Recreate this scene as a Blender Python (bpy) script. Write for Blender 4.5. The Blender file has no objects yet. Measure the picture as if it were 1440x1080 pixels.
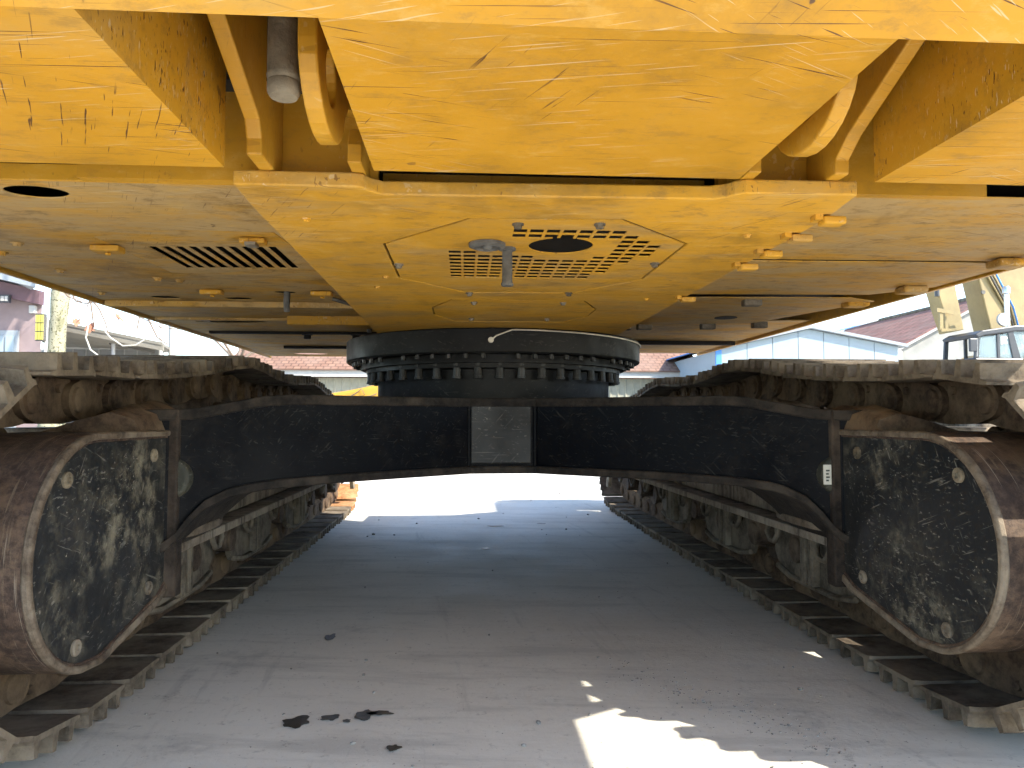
import bpy, bmesh, math, random
from mathutils import Vector, Matrix
R = math.radians
random.seed(7)
sc = bpy.context.scene
col = sc.collection

# ------------------------------------------------------------------ camera, sky, sun, exposure
cam_d = bpy.data.cameras.new('camera')
cam_d.sensor_width = 36; cam_d.lens = 36 * 1005 / 1440
cam_d.clip_start = .02; cam_d.clip_end = 2000
cam = bpy.data.objects.new('camera', cam_d); col.objects.link(cam)
cam.location = (-.15, 0, .77)
cam.rotation_euler = (R(90 + 2.848), 0, R(-3.809))
sc.camera = cam

SUN = Vector((1.08, -.64, 1.0)).normalized()
w = bpy.data.worlds.new('World'); sc.world = w; w.use_nodes = True
wn = w.node_tree
bg = wn.nodes['Background']
sky = wn.nodes.new('ShaderNodeTexSky'); sky.sky_type = 'NISHITA'; sky.sun_disc = False
sky.sun_elevation = math.asin(SUN.z); sky.sun_rotation = math.atan2(SUN.x, SUN.y)
sky.air_density = 1.0; sky.dust_density = .5; sky.ozone_density = 1.0
wn.links.new(sky.outputs[0], bg.inputs[0]); bg.inputs[1].default_value = .145
sd = bpy.data.lights.new('sun', 'SUN'); sd.energy = 3.1; sd.angle = R(.5); sd.color = (1, .92, .78)
sun = bpy.data.objects.new('sun', sd); col.objects.link(sun)
sun.rotation_euler = SUN.to_track_quat('Z', 'Y').to_euler(); sun.location = (8, -5, 12)
vs = sc.view_settings
vs.view_transform = 'Standard'; vs.look = 'None'; vs.exposure = 2.1; vs.gamma = 1; vs.use_curve_mapping = False
sc.render.engine = 'CYCLES'
sc.cycles.use_denoising = True
sc.cycles.max_bounces = 6; sc.cycles.diffuse_bounces = 4; sc.cycles.adaptive_threshold = .03; sc.cycles.sample_clamp_indirect = 6

# ------------------------------------------------------------------ material helpers
class NT:
    def __init__(s, name):
        s.m = bpy.data.materials.new(name); s.m.use_nodes = True
        s.t = s.m.node_tree; s.n = s.t.nodes; s.b = s.n['Principled BSDF']
        s.co = s.n.new('ShaderNodeTexCoord')
        oi = s.n.new('ShaderNodeObjectInfo')
        mu = s.n.new('ShaderNodeMath'); mu.operation = 'MULTIPLY'; mu.inputs[1].default_value = 37.0
        s.l(oi.outputs['Random'], mu.inputs[0])
        ad = s.n.new('ShaderNodeVectorMath'); ad.operation = 'ADD'
        s.l(s.co.outputs['Object'], ad.inputs[0]); s.l(mu.outputs[0], ad.inputs[1])
        s.vec = ad.outputs[0]
    def l(s, a, b): s.t.links.new(a, b)
    def put(s, sock, v):
        if hasattr(v, 'is_linked') or hasattr(v, 'links'): s.l(v, sock)
        else: sock.default_value = v
    def mapped(s, scale=(1, 1, 1), rot=(0, 0, 0)):
        m = s.n.new('ShaderNodeMapping'); m.inputs['Scale'].default_value = scale; m.inputs['Rotation'].default_value = rot
        # rotate first, then stretch
        if rot != (0, 0, 0):
            m.inputs['Scale'].default_value = (1, 1, 1)
            m2 = s.n.new('ShaderNodeMapping'); m2.inputs['Scale'].default_value = scale
            s.l(s.vec, m.inputs[0]); s.l(m.outputs[0], m2.inputs[0]); return m2.outputs[0]
        s.l(s.vec, m.inputs[0]); return m.outputs[0]
    def noise(s, scale, detail=4, rough=.6, vec=None, dist=0):
        n = s.n.new('ShaderNodeTexNoise'); n.inputs['Scale'].default_value = scale
        n.inputs['Detail'].default_value = detail; n.inputs['Roughness'].default_value = rough; n.inputs['Distortion'].default_value = dist
        s.l(vec if vec is not None else s.vec, n.inputs['Vector']); return n.outputs['Fac']
    def voro(s, scale, vec=None, out='Distance', feat='F1'):
        n = s.n.new('ShaderNodeTexVoronoi'); n.feature = feat; n.inputs['Scale'].default_value = scale
        s.l(vec if vec is not None else s.vec, n.inputs['Vector']); return n.outputs[out]
    def ramp(s, f, a, b, lo=0., hi=1.):
        n = s.n.new('ShaderNodeMapRange'); n.interpolation_type = 'SMOOTHSTEP'
        n.inputs['From Min'].default_value = a; n.inputs['From Max'].default_value = b
        n.inputs['To Min'].default_value = lo; n.inputs['To Max'].default_value = hi
        s.l(f, n.inputs[0]); return n.outputs[0]
    def math(s, op, a, b):
        n = s.n.new('ShaderNodeMath'); n.operation = op; s.put(n.inputs[0], a); s.put(n.inputs[1], b); return n.outputs[0]
    def mix(s, f, a, b):
        n = s.n.new('ShaderNodeMix'); n.data_type = 'RGBA'
        s.put(n.inputs[0], f)
        for k, v in ((6, a), (7, b)):
            if isinstance(v, tuple): n.inputs[k].default_value = v + (1,) if len(v) == 3 else v
            else: s.l(v, n.inputs[k])
        return n.outputs[2]
    def bump(s, h, strength=.3, dist=.01):
        n = s.n.new('ShaderNodeBump'); n.inputs['Strength'].default_value = strength; n.inputs['Distance'].default_value = dist
        s.l(h, n.inputs['Height']); s.l(n.outputs[0], s.b.inputs['Normal'])
    def done(s, color, rough=.5, metal=0., spec=.5):
        if isinstance(color, tuple): s.b.inputs['Base Color'].default_value = color + (1,)
        else: s.l(color, s.b.inputs['Base Color'])
        s.put(s.b.inputs['Roughness'], rough); s.b.inputs['Metallic'].default_value = metal
        s.b.inputs['Specular IOR Level'].default_value = spec
        return s.m
    def scratches(s, lenf, thin, lo, hi, rots, masklo=.5, maskhi=.6, maskscale=4):
        """thin streak masks laid in several directions of the surface"""
        tot = None
        for i, r in enumerate(rots):
            v = s.mapped((lenf, thin, thin * .3), r)
            f = s.ramp(s.noise(1.0, 3, .55, v), lo, hi)
            k = s.ramp(s.noise(maskscale + i * 1.7, 2, .5), masklo, maskhi)
            f = s.math('MULTIPLY', f, k)
            tot = f if tot is None else s.math('MAXIMUM', tot, f)
        return tot

def yellow(name, dust, dirtcol=(.36, .235, .075), scuff=1.0, base=(.56, .285, .018)):
    s = NT(name)
    lowf = s.noise(1.7, 3)
    c = s.mix(s.ramp(lowf, .3, .7), tuple(v * .88 for v in base), tuple(min(1, v * 1.1) for v in base))
    d1 = s.noise(1.0, 7, .72, s.mapped((2.2, 6, 6)), .4)          # brushed dust along the width
    d2 = s.noise(3.4, 7, .72)
    c = s.mix(s.ramp(d1, .60 - dust * .26, .78 - dust * .20, 0, .35 + .5 * dust), c, dirtcol)
    c = s.mix(s.ramp(d2, .52, .66, 0, .30 + .25 * dust), c, (.47, .29, .08))
    c = s.mix(s.ramp(d2, .48, .34, 0, .25 + .45 * dust), c, (.25, .135, .02))
    fine = s.noise(24, 7, .78, s.mapped((.5, 1, 1)))
    c = s.mix(s.ramp(fine, .52, .66, 0, .26 + .42 * dust), c, (.20, .12, .04))
    c = s.mix(s.ramp(fine, .47, .34, 0, .30 + .2 * dust), c, (.58, .36, .09))
    k1 = s.noise(2.2, 3, .6); k2 = s.noise(3.1, 2, .6)
    def streak(lenf, thin, r, lo, hi, mk, ma, mb): return s.math('MULTIPLY', s.ramp(s.noise(1, 2.5, .55, s.mapped((lenf, thin, thin * .2), (0, 0, R(r)))), lo, hi), s.ramp(mk, ma, mb))
    a = s.math('MAXIMUM', streak(3.2, 330, 2, .655, .685, k1, .42, .50), streak(6, 240, -17, .66, .69, k2, .46, .53))
    a = s.math('MAXIMUM', a, streak(9, 200, 63, .655, .69, k1, .48, .56))
    c = s.mix(s.math('MULTIPLY', a, .8 * scuff), c, (.10, .042, .015))
    b = s.math('MAXIMUM', streak(5, 300, -28, .65, .685, k2, .50, .58), streak(6, 260, 12, .655, .685, k1, .40, .50))
    c = s.mix(s.math('MULTIPLY', b, .5 * scuff), c, (.60, .50, .34))
    sm = s.math('MULTIPLY', s.ramp(s.noise(1, 4, .6, s.mapped((1.6, 16, 4), (0, 0, R(24)))), .60, .72), s.ramp(k2, .48, .6))
    c = s.mix(s.math('MULTIPLY', sm, .55 * scuff), c, (.33, .21, .08))
    chip = s.math('MULTIPLY', s.ramp(s.noise(24, 3, .6), .70, .73), s.ramp(k2, .53, .6))
    c = s.mix(s.math('MULTIPLY', chip, .8 * scuff), c, (.09, .045, .025))
    s.bump(d2, .08, .01)
    return s.done(c, s.ramp(d2, .3, .7, .36 + .3 * dust, .56 + .3 * dust), 0, .4)

def worn_black(name, dust=.5, base=(.012, .013, .016), dcol=(.17, .15, .12), spec=.3):
    s = NT(name)
    a = s.noise(2.6, 6, .7); b = s.noise(14, 6, .72); st = s.noise(1, 5, .65, s.mapped((18, 18, 1.6)))
    m = s.math('MULTIPLY', s.ramp(a, .42, .72), s.ramp(b, .42, .66))
    m = s.math('ADD', s.math('MULTIPLY', m, dust), s.math('MULTIPLY', s.ramp(st, .6, .8), .18 * dust))
    c = s.mix(m, base, dcol)
    r = [(R(90), 0, 0), (R(90), 0, R(50)), (R(60), R(40), R(-20)), (R(20), R(-60), R(10)), (0, R(70), R(70))]
    k = s.scratches(5, 150, .63, .70, r, .46, .60, 5)
    c = s.mix(s.math('MULTIPLY', k, .30 * dust + .03), c, (.33, .31, .26))
    k = s.scratches(8, 60, .64, .76, r[1:4], .50, .62, 9)
    c = s.mix(s.math('MULTIPLY', k, .35 * dust), c, (.26, .24, .20))
    sp = s.ramp(s.noise(75, 2), .70, .76)
    c = s.mix(s.math('MULTIPLY', sp, .5 * dust), c, (.38, .35, .29))
    s.bump(b, .12, .004)
    return s.done(c, s.ramp(a, .35, .7, .36, .72), 0, spec)

def dirt_steel(name, dark=(.055, .038, .026), mid=(.135, .095, .062), tan=(.27, .205, .13), tanamt=.5, streak=None):
    s = NT(name)
    a = s.noise(4.5, 7, .7); b = s.noise(26, 6, .7)
    c = s.mix(s.ramp(b, .35, .65), dark, mid)
    c = s.mix(s.math('MULTIPLY', s.ramp(a, .5 - .25 * tanamt, .78 - .2 * tanamt), .85), c, tan)
    if streak:
        st = s.noise(1, 5, .65, s.mapped(streak))
        c = s.mix(s.ramp(st, .52, .68, 0, .6), c, (.33, .28, .21))
        c = s.mix(s.ramp(st, .46, .34, 0, .7), c, (.03, .022, .018))
    h = s.math('ADD', s.math('MULTIPLY', b, .6), a)
    s.bump(h, .55, .012)
    return s.done(c, .85, 0, .2)

def plain(name, c, rough=.6, metal=0., var=.12, scale=6, bump=.1):
    s = NT(name); n = s.noise(scale, 5, .65)
    cc = s.mix(s.ramp(n, .3, .7), tuple(v * (1 - var) for v in c), tuple(min(1, v * (1 + var)) for v in c))
    if bump: s.bump(s.noise(scale * 6, 3), bump, .005)
    return s.done(cc, rough, metal)

M = {}
M['cw'] = yellow('counterweight_yellow', .25, scuff=1.2, base=(.52, .258, .014))
M['clean'] = yellow('frame_yellow', .08, scuff=.35, base=(.47, .238, .016))
M['belly'] = yellow('belly_yellow', .6, dirtcol=(.33, .215, .08), scuff=.8)
M['pan'] = yellow('pan_dusty_yellow', .95, dirtcol=(.43, .31, .15), scuff=.8)
M['tab'] = yellow('bracket_yellow', .15, scuff=.4)
M['bearing'] = worn_black('bearing_black', .22, (.009, .0095, .010), (.06, .054, .045), .15)
M['bearing2'] = worn_black('bearing_bolt_black', .25, (.03, .03, .029), (.1, .09, .075))
M['beam'] = worn_black('beam_black', .11, (.002, .0025, .004), (.10, .088, .07), .08)
M['beamgrey'] = worn_black('beam_patch_grey', .5, (.009, .0095, .010), (.03, .028, .025))
M['cover'] = worn_black('motor_cover_black', 1.0, (.013, .014, .015), (.2, .18, .13))
M['band0'] = dirt_steel('guard_band_rust', (.035, .024, .02), (.10, .062, .042), (.20, .135, .08), .35, (42, 2.2, 2.2))
def rusty_band():
    s = NT('guard_band_brown')
    a = s.noise(5, 7, .7); f = s.noise(1, 6, .7, s.mapped((110, 7, 7))); g2 = s.noise(40, 6, .75)
    c = s.mix(s.ramp(g2, .35, .65), (.030, .020, .016), (.075, .048, .034))
    c = s.mix(s.ramp(a, .48, .68, 0, .8), c, (.125, .083, .054))
    c = s.mix(s.ramp(f, .55, .70, 0, .55), c, (.21, .16, .11))
    c = s.mix(s.ramp(s.noise(1, 3, .5, s.mapped((160, 3, 3))), .66, .70, 0, .5), c, (.34, .29, .23))
    s.bump(s.math('ADD', g2, a), .4, .008)
    return s.done(c, .75, 0, .3)
M['band'] = rusty_band()
M['shoe'] = dirt_steel('shoe_dirt', (.05, .038, .028), (.12, .095, .07), (.23, .19, .14), .55)
M['link'] = dirt_steel('link_dirt', (.035, .023, .016), (.10, .066, .043), (.20, .14, .085), .45)
M['frame'] = dirt_steel('track_frame_dirt_bounce', (.10, .08, .06), (.20, .165, .13), (.33, .29, .23), .5, (14, 14, .9))  # streaky dirt, lightened so the colour carries bounce from the sunlit ground
M['roller'] = dirt_steel('roller_dirt', (.03, .022, .018), (.085, .06, .045), (.17, .13, .09), .35)
M['guard'] = dirt_steel('roller_guard_dirt', (.05, .043, .034), (.12, .102, .078), (.24, .205, .155), .5)
M['rim'] = dirt_steel('rim_worn', (.05, .036, .026), (.12, .092, .066), (.24, .20, .15), .5)
M['flange'] = dirt_steel('flange_grime', (.008, .007, .0065), (.022, .018, .015), (.06, .048, .037), .25)
M['endp'] = dirt_steel('end_plate_grime', (.010, .008, .007), (.03, .023, .018), (.085, .064, .048), .3)
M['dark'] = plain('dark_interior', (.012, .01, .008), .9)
M['steel'] = plain('dull_bolt_steel', (.30, .27, .21), .5, .5, .25, 30)
M['rubber'] = plain('pipe_grey', (.10, .095, .085), .65, .2, .3, 40)
M['stud'] = dirt_steel('stud_grey', (.06, .05, .035), (.14, .115, .08), (.27, .23, .165), .5)
M['wire'] = plain('grease_wire', (.5, .46, .38), .4, .6)
M['primer'] = worn_black('dusty_primer', 1.0, (.035, .036, .028), (.16, .155, .115))
M['sticker'] = plain('sticker_white', (.62, .62, .55), .5)
M['ink'] = plain('sticker_ink', (.05, .06, .05), .6)
M['boom_cream'] = plain('cream_yellow', (.24, .18, .075), .55, 0, .15, 2)
M['glass_black'] = plain('cab_black', (.03, .033, .04), .4)

def glass(name, c=(.55, .68, .72)):
    s = NT(name); s.b.inputs['Transmission Weight'].default_value = .75; s.b.inputs['IOR'].default_value = 1.2
    return s.done(c, .06, 0, .5)
M['glass'] = glass('cab_glass')

def concrete():
    s = NT('concrete_ground')
    a = s.noise(.45, 6, .62); b = s.noise(2.6, 9, .72); f = s.noise(34, 6, .72)
    st = s.noise(1, 7, .7, s.mapped((1.3, 8, 1), (0, 0, R(7)))); st2 = s.noise(1, 6, .7, s.mapped((14, 1.1, 1), (0, 0, R(-6))))
    c = s.mix(s.ramp(a, .32, .68), (.49, .465, .405), (.60, .575, .51))
    c = s.mix(s.ramp(st, .48, .66, 0, .55), c, (.37, .355, .32))
    c = s.mix(s.ramp(st, .46, .33, 0, .5), c, (.56, .545, .50))
    c = s.mix(s.ramp(st2, .58, .72, 0, .35), c, (.27, .26, .245))
    c = s.mix(s.ramp(b, .54, .70, 0, .5), c, (.55, .52, .455))
    c = s.mix(s.ramp(b, .42, .30, 0, .45), c, (.26, .255, .24))
    c = s.mix(s.ramp(f, .56, .74, 0, .5), c, (.22, .21, .19))
    c = s.mix(s.ramp(s.noise(8, 7, .78), .62, .70, 0, .5), c, (.19, .18, .16))
    c = s.mix(s.ramp(s.noise(95, 2), .70, .75, 0, .7), c, (.12, .11, .10))
    c = s.mix(s.ramp(s.noise(110, 2), .72, .77, 0, .7), c, (.70, .68, .62))
    h = s.math('ADD', s.math('MULTIPLY', f, .35), b)
    s.bump(h, .4, .014)
    return s.done(c, s.ramp(b, .3, .7, .6, .9), 0, .3)
M['concrete'] = concrete()
M['oil'] = plain('oil_black', (.035, .028, .02), .35, 0, .4, 40)

def tiles(name, c1, c2, sx, sz):
    s = NT(name)
    br = s.n.new('ShaderNodeTexBrick'); br.inputs['Scale'].default_value = 1
    br.inputs['Brick Width'].default_value = sx; br.inputs['Row Height'].default_value = sz; br.inputs['Mortar Size'].default_value = .03
    br.inputs['Color1'].default_value = c1 + (1,); br.inputs['Color2'].default_value = c2 + (1,); br.inputs['Mortar'].default_value = (.12, .07, .05, 1)
    s.l(s.co.outputs['UV'], br.inputs['Vector'])
    c = s.mix(s.ramp(s.noise(.9, 6, .7), .35, .7, 0, .6), br.outputs['Color'], (.24, .165, .13))
    s.bump(br.outputs['Fac'], .6, .03)
    return s.done(c, .8, 0, .2)
M['tile'] = tiles('roof_tile_red', (.30, .145, .11), (.22, .10, .075), .5, .55)
M['tile2'] = tiles('roof_tile_brown', (.25, .145, .10), (.19, .105, .075), .3, .27)
M['bark'] = None
def bark():
    s = NT('pale_bark'); a = s.noise(9, 6, .7, s.mapped((1, 1, .45))); 
    c = s.mix(s.ramp(a, .5, .6), (.27, .255, .18), (.17, .165, .10)); c = s.mix(s.ramp(s.noise(30, 4), .55, .62), c, (.08, .075, .045))
    s.bump(a, .6, .03); return s.done(c, .85, 0, .2)
M['bark'] = bark()
M['twig'] = plain('twig_brown', (.16, .12, .09), .8)
M['leaf'] = plain('dry_leaf', (.30, .13, .08), .8)
M['pinkwall'] = plain('plaster_mauve', (.22, .165, .165), .85, 0, .14, 1.2, .2)
M['purple'] = plain('fascia_maroon', (.10, .055, .065), .7)
M['white'] = plain('white_paint', (.36, .36, .345), .6, 0, .06)
M['greywall'] = plain('grey_sheet', (.24, .25, .245), .6, 0, .1, 2)
M['creamroof'] = plain('canopy_sheet', (.17, .157, .128), .7, 0, .12, 1)
M['bluewhite'] = plain('pale_blue_sheet', (.25, .31, .35), .5, 0, .05, 1)
M['blue'] = plain('blue_sheet', (.06, .22, .55), .5, 0, .08)
M['render'] = plain('grey_render_wall', (.25, .25, .235), .9, 0, .16, .8, .3)
M['creamwall'] = plain('cream_ribbed_wall', (.27, .26, .20), .7, 0, .08)
M['fascia'] = plain('grey_fascia', (.24, .265, .29), .5)
M['tin'] = plain('silver_duct', (.62, .64, .66), .3, .8, .08)
M['lampyel'] = plain('lamp_yellow', (.75, .62, .12), .5)
M['yellowfar'] = plain('far_machine_yellow', (.40, .215, .02), .5, 0, .08, 3)
M['cable'] = plain('cable_white', (.42, .40, .34), .6)
M['stone'] = plain('pebble_grey', (.22, .21, .19), .85, 0, .3, 60)
M['orange'] = plain('orange_cloth', (.6, .22, .1), .7)

# ------------------------------------------------------------------ mesh helpers
W = {}                                   # world matrix of every object made here
class MB:
    def __init__(s): s.bm = bmesh.new()
    def box(s, x0, x1, y0, y1, z0, z1, mat=None):
        v = [s.bm.verts.new(p) for p in ((x0,y0,z0),(x1,y0,z0),(x1,y1,z0),(x0,y1,z0),(x0,y0,z1),(x1,y0,z1),(x1,y1,z1),(x0,y1,z1))]
        for f in ((0,3,2,1),(4,5,6,7),(0,1,5,4),(1,2,6,5),(2,3,7,6),(3,0,4,7)): s.bm.faces.new([v[i] for i in f])
        if mat is not None:
            for q in v: q.co = mat @ q.co
        return s
    def prism(s, pts, a0, a1, axis='z'):
        """polygon pts in the two other axes, extruded from a0 to a1 along axis"""
        def P(p, a): return {'z': (p[0], p[1], a), 'x': (a, p[0], p[1]), 'y': (p[0], a, p[1])}[axis]
        A = [s.bm.verts.new(P(p, a0)) for p in pts]; B = [s.bm.verts.new(P(p, a1)) for p in pts]
        n = len(pts)
        s.bm.faces.new(A[::-1]); s.bm.faces.new(B)
        for i in range(n): s.bm.faces.new((A[i], A[(i+1) % n], B[(i+1) % n], B[i]))
        return s
    def loft(s, rings, cap=True, closed=False):
        V = [[s.bm.verts.new(p) for p in r] for r in rings]
        n = len(V[0])
        k = len(V)
        for i in range(k if closed else k - 1):
            for j in range(n):
                s.bm.faces.new((V[i][j], V[i][(j+1) % n], V[(i+1) % k][(j+1) % n], V[(i+1) % k][j]))
        if cap and not closed: s.bm.faces.new(V[0][::-1]); s.bm.faces.new(V[-1])
        return s
    def lathe(s, prof, c, axis='z', seg=32, cap=True):
        rings = []
        for r, h in prof:
            ring = []
            for i in range(seg):
                a = 2 * math.pi * i / seg; u, v = r * math.cos(a), r * math.sin(a)
                p = {'z': (u, v, h), 'x': (h, u, v), 'y': (v, h, u)}[axis]
                ring.append((p[0] + c[0], p[1] + c[1], p[2] + c[2]))
            rings.append(ring)
        return s.loft(rings, cap)
    def tube(s, pts, r, seg=8):
        pts = [Vector(p) for p in pts]; rr = r if isinstance(r, (list, tuple)) else [r] * len(pts)
        rings = []; prev = None
        for i, p in enumerate(pts):
            t = (pts[min(i+1, len(pts)-1)] - pts[max(i-1, 0)]).normalized()
            if prev is None:
                a = t.orthogonal().normalized()
            else:
                a = (prev - t * prev.dot(t)).normalized()
            prev = a; b = t.cross(a)
            rings.append([tuple(p + (a * math.cos(2*math.pi*k/seg) + b * math.sin(2*math.pi*k/seg)) * rr[i]) for k in range(seg)])
        return s.loft(rings)
    def mesh(s, name, smooth=None, uv=False):
        bmesh.ops.recalc_face_normals(s.bm, faces=s.bm.faces)
        me = bpy.data.meshes.new(name); s.bm.to_mesh(me); s.bm.free()
        if smooth is not None:
            for p in me.polygons: p.use_smooth = True
            me.set_sharp_from_angle(angle=R(smooth))
        return me

def link(name, me, mat=None, parent=None, world=None, label=None, cat=None, group=None, kind=None):
    o = bpy.data.objects.new(name, me); col.objects.link(o)
    world = world if world is not None else Matrix.Identity(4)
    if parent is not None:
        o.parent = parent; o.matrix_parent_inverse = W[parent.name].inverted()
    o.matrix_basis = world
    W[o.name] = world.copy()
    if mat is not None and me is not None and len(me.materials) == 0: me.materials.append(M[mat])
    for k, v in (('label', label), ('category', cat), ('group', group), ('kind', kind)):
        if v: o[k] = v
    return o
def part(name, mb, mat, parent=None, smooth=None, bevel=0, seg=2, **kw):
    o = link(name, mb.mesh(name, smooth), mat, parent, **kw)
    if bevel:
        m = o.modifiers.new('bevel', 'BEVEL'); m.width = bevel; m.segments = seg; m.limit_method = 'ANGLE'; m.angle_limit = R(40)
    return o
def empty(name, loc, label, cat, group=None, rz=0):
    o = bpy.data.objects.new(name, None); col.objects.link(o); o.empty_display_size = .3
    wm = Matrix.Translation(loc) @ Matrix.Rotation(rz, 4, 'Z'); o.matrix_basis = wm; W[o.name] = wm
    o['label'] = label; o['category'] = cat
    if group: o['group'] = group
    return o
def cut(mb, cutter):
    """boolean difference of two builders, as a new builder"""
    a = bpy.data.objects.new('tmp_a', mb.mesh('tmp_a')); b = bpy.data.objects.new('tmp_b', cutter.mesh('tmp_b'))
    col.objects.link(a); col.objects.link(b)
    m = a.modifiers.new('b', 'BOOLEAN'); m.object = b; m.operation = 'DIFFERENCE'; m.solver = 'EXACT'; m.use_self = True
    dg = bpy.context.evaluated_depsgraph_get(); dg.update()
    me = bpy.data.meshes.new_from_object(a.evaluated_get(dg))
    out = MB(); out.bm.from_mesh(me)
    am, bm_ = a.data, b.data
    bpy.data.objects.remove(a); bpy.data.objects.remove(b); bpy.data.meshes.remove(am); bpy.data.meshes.remove(bm_); bpy.data.meshes.remove(me)
    return out
def circ(cx, cy, r, n=24, ry=None): return [(cx + r * math.cos(2*math.pi*i/n), cy + (ry or r) * math.sin(2*math.pi*i/n)) for i in range(n)]
def hexbolt(name, parent, c, axis, r, h, mat, sgn=1, washer=True):
    b = MB()
    if washer: b.lathe([(r * 1.45, 0), (r * 1.45, sgn * h * .3)], c, axis, 14)
    b.lathe([(r, sgn * h * .28), (r, sgn * h * .92), (r * .8, sgn * h)], c, axis, 6)
    return part(name, b, mat, parent)

# ------------------------------------------------------------------ ground
g = MB(); n = 40
def gz(x, y): return 0.0
g.bm.faces.new([g.bm.verts.new(p) for p in ((-300, -150, 0), (300, -150, 0), (300, 450, 0), (-300, 450, 0))])
ground = part('ground', g, 'concrete', kind='structure')
def blob(cx, cy, rx, ry, seed, rz=0):
    rnd = random.Random(seed); k = 22; ph = [rnd.uniform(0, 6.28) for _ in range(5)]
    pts = []
    for i in range(k):
        a = 2 * math.pi * i / k
        f = 1 + sum(.16 * math.sin((j + 2) * a + ph[j]) for j in range(5)) * .7
        u, v = rx * f * math.cos(a), ry * f * math.sin(a)
        pts.append((cx + u * math.cos(rz) - v * math.sin(rz), cy + u * math.sin(rz) + v * math.cos(rz)))
    return pts
for i, (x, y, rx, ry) in enumerate([(-.573, 1.887, .034, .032), (-.492, 1.908, .022, .018), (-.405, 1.918, .026, .03), (-.368, 1.928, .028, .015),
                                    (-.313, 1.725, .015, .016), (-.447, 1.885, .01, .008), (-.62, 2.6, .02, .03), (.08, 5.2, .05, .02), (-.02, 4.3, .02, .02), (.42, 5.3, .03, .02)]):
    b = MB(); b.prism(blob(x, y, rx, ry, i), .0035, .0045)
    part('oil_stain', b, 'oil', ground)
b = MB(); rnd = random.Random(3)
for i in range(120):
    Y = rnd.uniform(1.3, 9) if i > 60 else rnd.uniform(1.2, 2.6)
    X = rnd.uniform(-1.0, 1.0) if Y < 6 else rnd.uniform(-2.5, 2.5)
    s = rnd.choice([.0015, .002, .0025, .003, .0045, .006]) * rnd.uniform(.8, 1.3) * (1.0 if Y < 4 else 1.7)
    bmesh.ops.create_icosphere(b.bm, subdivisions=1, radius=s, matrix=Matrix.Translation((X, Y, s * .45)) @ Matrix.Rotation(rnd.uniform(0, 3), 4, 'Z') @ Matrix.Diagonal((1.3, .9, .7, 1)))
for i in range(300):
    t = rnd.random(); X = .33 + .42 * t + rnd.gauss(0, .05); Y = 2.25 - .62 * t + rnd.gauss(0, .07); s = rnd.choice([.001, .0015, .002, .003])
    bmesh.ops.create_icosphere(b.bm, subdivisions=1, radius=s, matrix=Matrix.Translation((X, Y, s * .4)) @ Matrix.Rotation(rnd.uniform(0, 3), 4, 'Z') @ Matrix.Diagonal((1.5, .9, .6, 1)))
part('gravel', b, 'stone', kind='stuff', label='loose grit and pebbles scattered on the concrete yard', cat='gravel')

# ------------------------------------------------------------------ the excavator overhead
EX = empty('excavator', (0, 3.7, 0), 'large yellow crawler excavator seen from below with black undercarriage and brown muddy tracks', 'excavator')

# --- counterweight: slab with two pockets, chamfered rear edge
ZC = 1.16
b = MB(); b.prism([(.46, 1.40), (.46, 2.3), (.687, 2.3), (.687, ZC), (.60, ZC + .035), (.5, ZC + .13)], -1.42, 1.39, 'x')
for x0, x1 in ((-1.42, -.522), (-.293, .293), (.522, 1.39)): b.box(x0, x1, .687, 1.115, ZC, 2.3)
for x0, x1 in ((-.522, -.293), (.293, .522)): b.box(x0, x1, .687, 1.115, 1.62, 2.3)
bmesh.ops.remove_doubles(b.bm, verts=b.bm.verts, dist=1e-5)
cw = part('counterweight', b, 'cw', EX)
# rounded corner blocks of the counterweight bottom panel
# --- tail wall of the main frame and its gussets, lugs, studs
for x0, x1, y0 in ((-.80, -.30, 1.225), (.30, .80, 1.225), (-.30, .30, 1.30)):
    b = MB(); b.box(x0, x1, y0, y0 + .02, 1.176, 1.75); part('tail_plate', b, 'clean', EX)
for s in (-1, 1):
    b = MB(); y0 = 1.2245
    b.prism([(y0, 1.1755), (1.10 if s < 0 else 1.125, 1.1755), (1.098 if s < 0 else 1.123, 1.20), (1.085, 1.225), (.80, 1.345), (.80, 1.6), (y0, 1.6)], s * .473 - .012, s * .473 + .012, 'x')
    part('gusset', b, 'clean', EX, bevel=.003)
    b = MB()
    arc = [(.965 + .105 * math.cos(a), 1.235 + .085 * math.sin(a)) for a in [math.pi + math.pi * .92 * i / 12 for i in range(13)]]
    b.prism([(.86, 1.6)] + arc + [(1.10, 1.25), (1.2245, 1.29), (1.2245, 1.6)], s * .342 - .012, s * .342 + .012, 'x')
    cc = MB(); cc.prism(circ(.955, 1.228, .036, 20), s * .342 - .05, s * .342 + .05, 'x')
    part('lifting_lug', cut(b, cc), 'clean', EX, bevel=.003)
    b = MB(); b.prism([(1.2245, 1.1755), (1.125, 1.1755), (1.125, 1.205), (1.14, 1.235), (1.2245, 1.26)], s * .325 - .011, s * .325 + .011, 'x')
    part('stiffener', b, 'clean', EX, bevel=.002)
    if s > 0: continue
    b = MB(); b.lathe([(.0205, 1.60), (.0205, 1.205), (.0215, 1.203), (.0205, 1.198), (.019, 1.196), (.0205, 1.193), (.0205, 1.182), (.017, 1.176)], (-.379, .90, 0), 'z', 20)
    st_ = part('mounting_stud', b, 'stud', EX, smooth=40)
b = MB(); b.tube([(-.40, .89, 1.34), (-.395, .885, 1.30), (-.385, .885, 1.26)], .003, 6); part('wire', b, 'dark', EX)
# pocket roof

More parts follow.
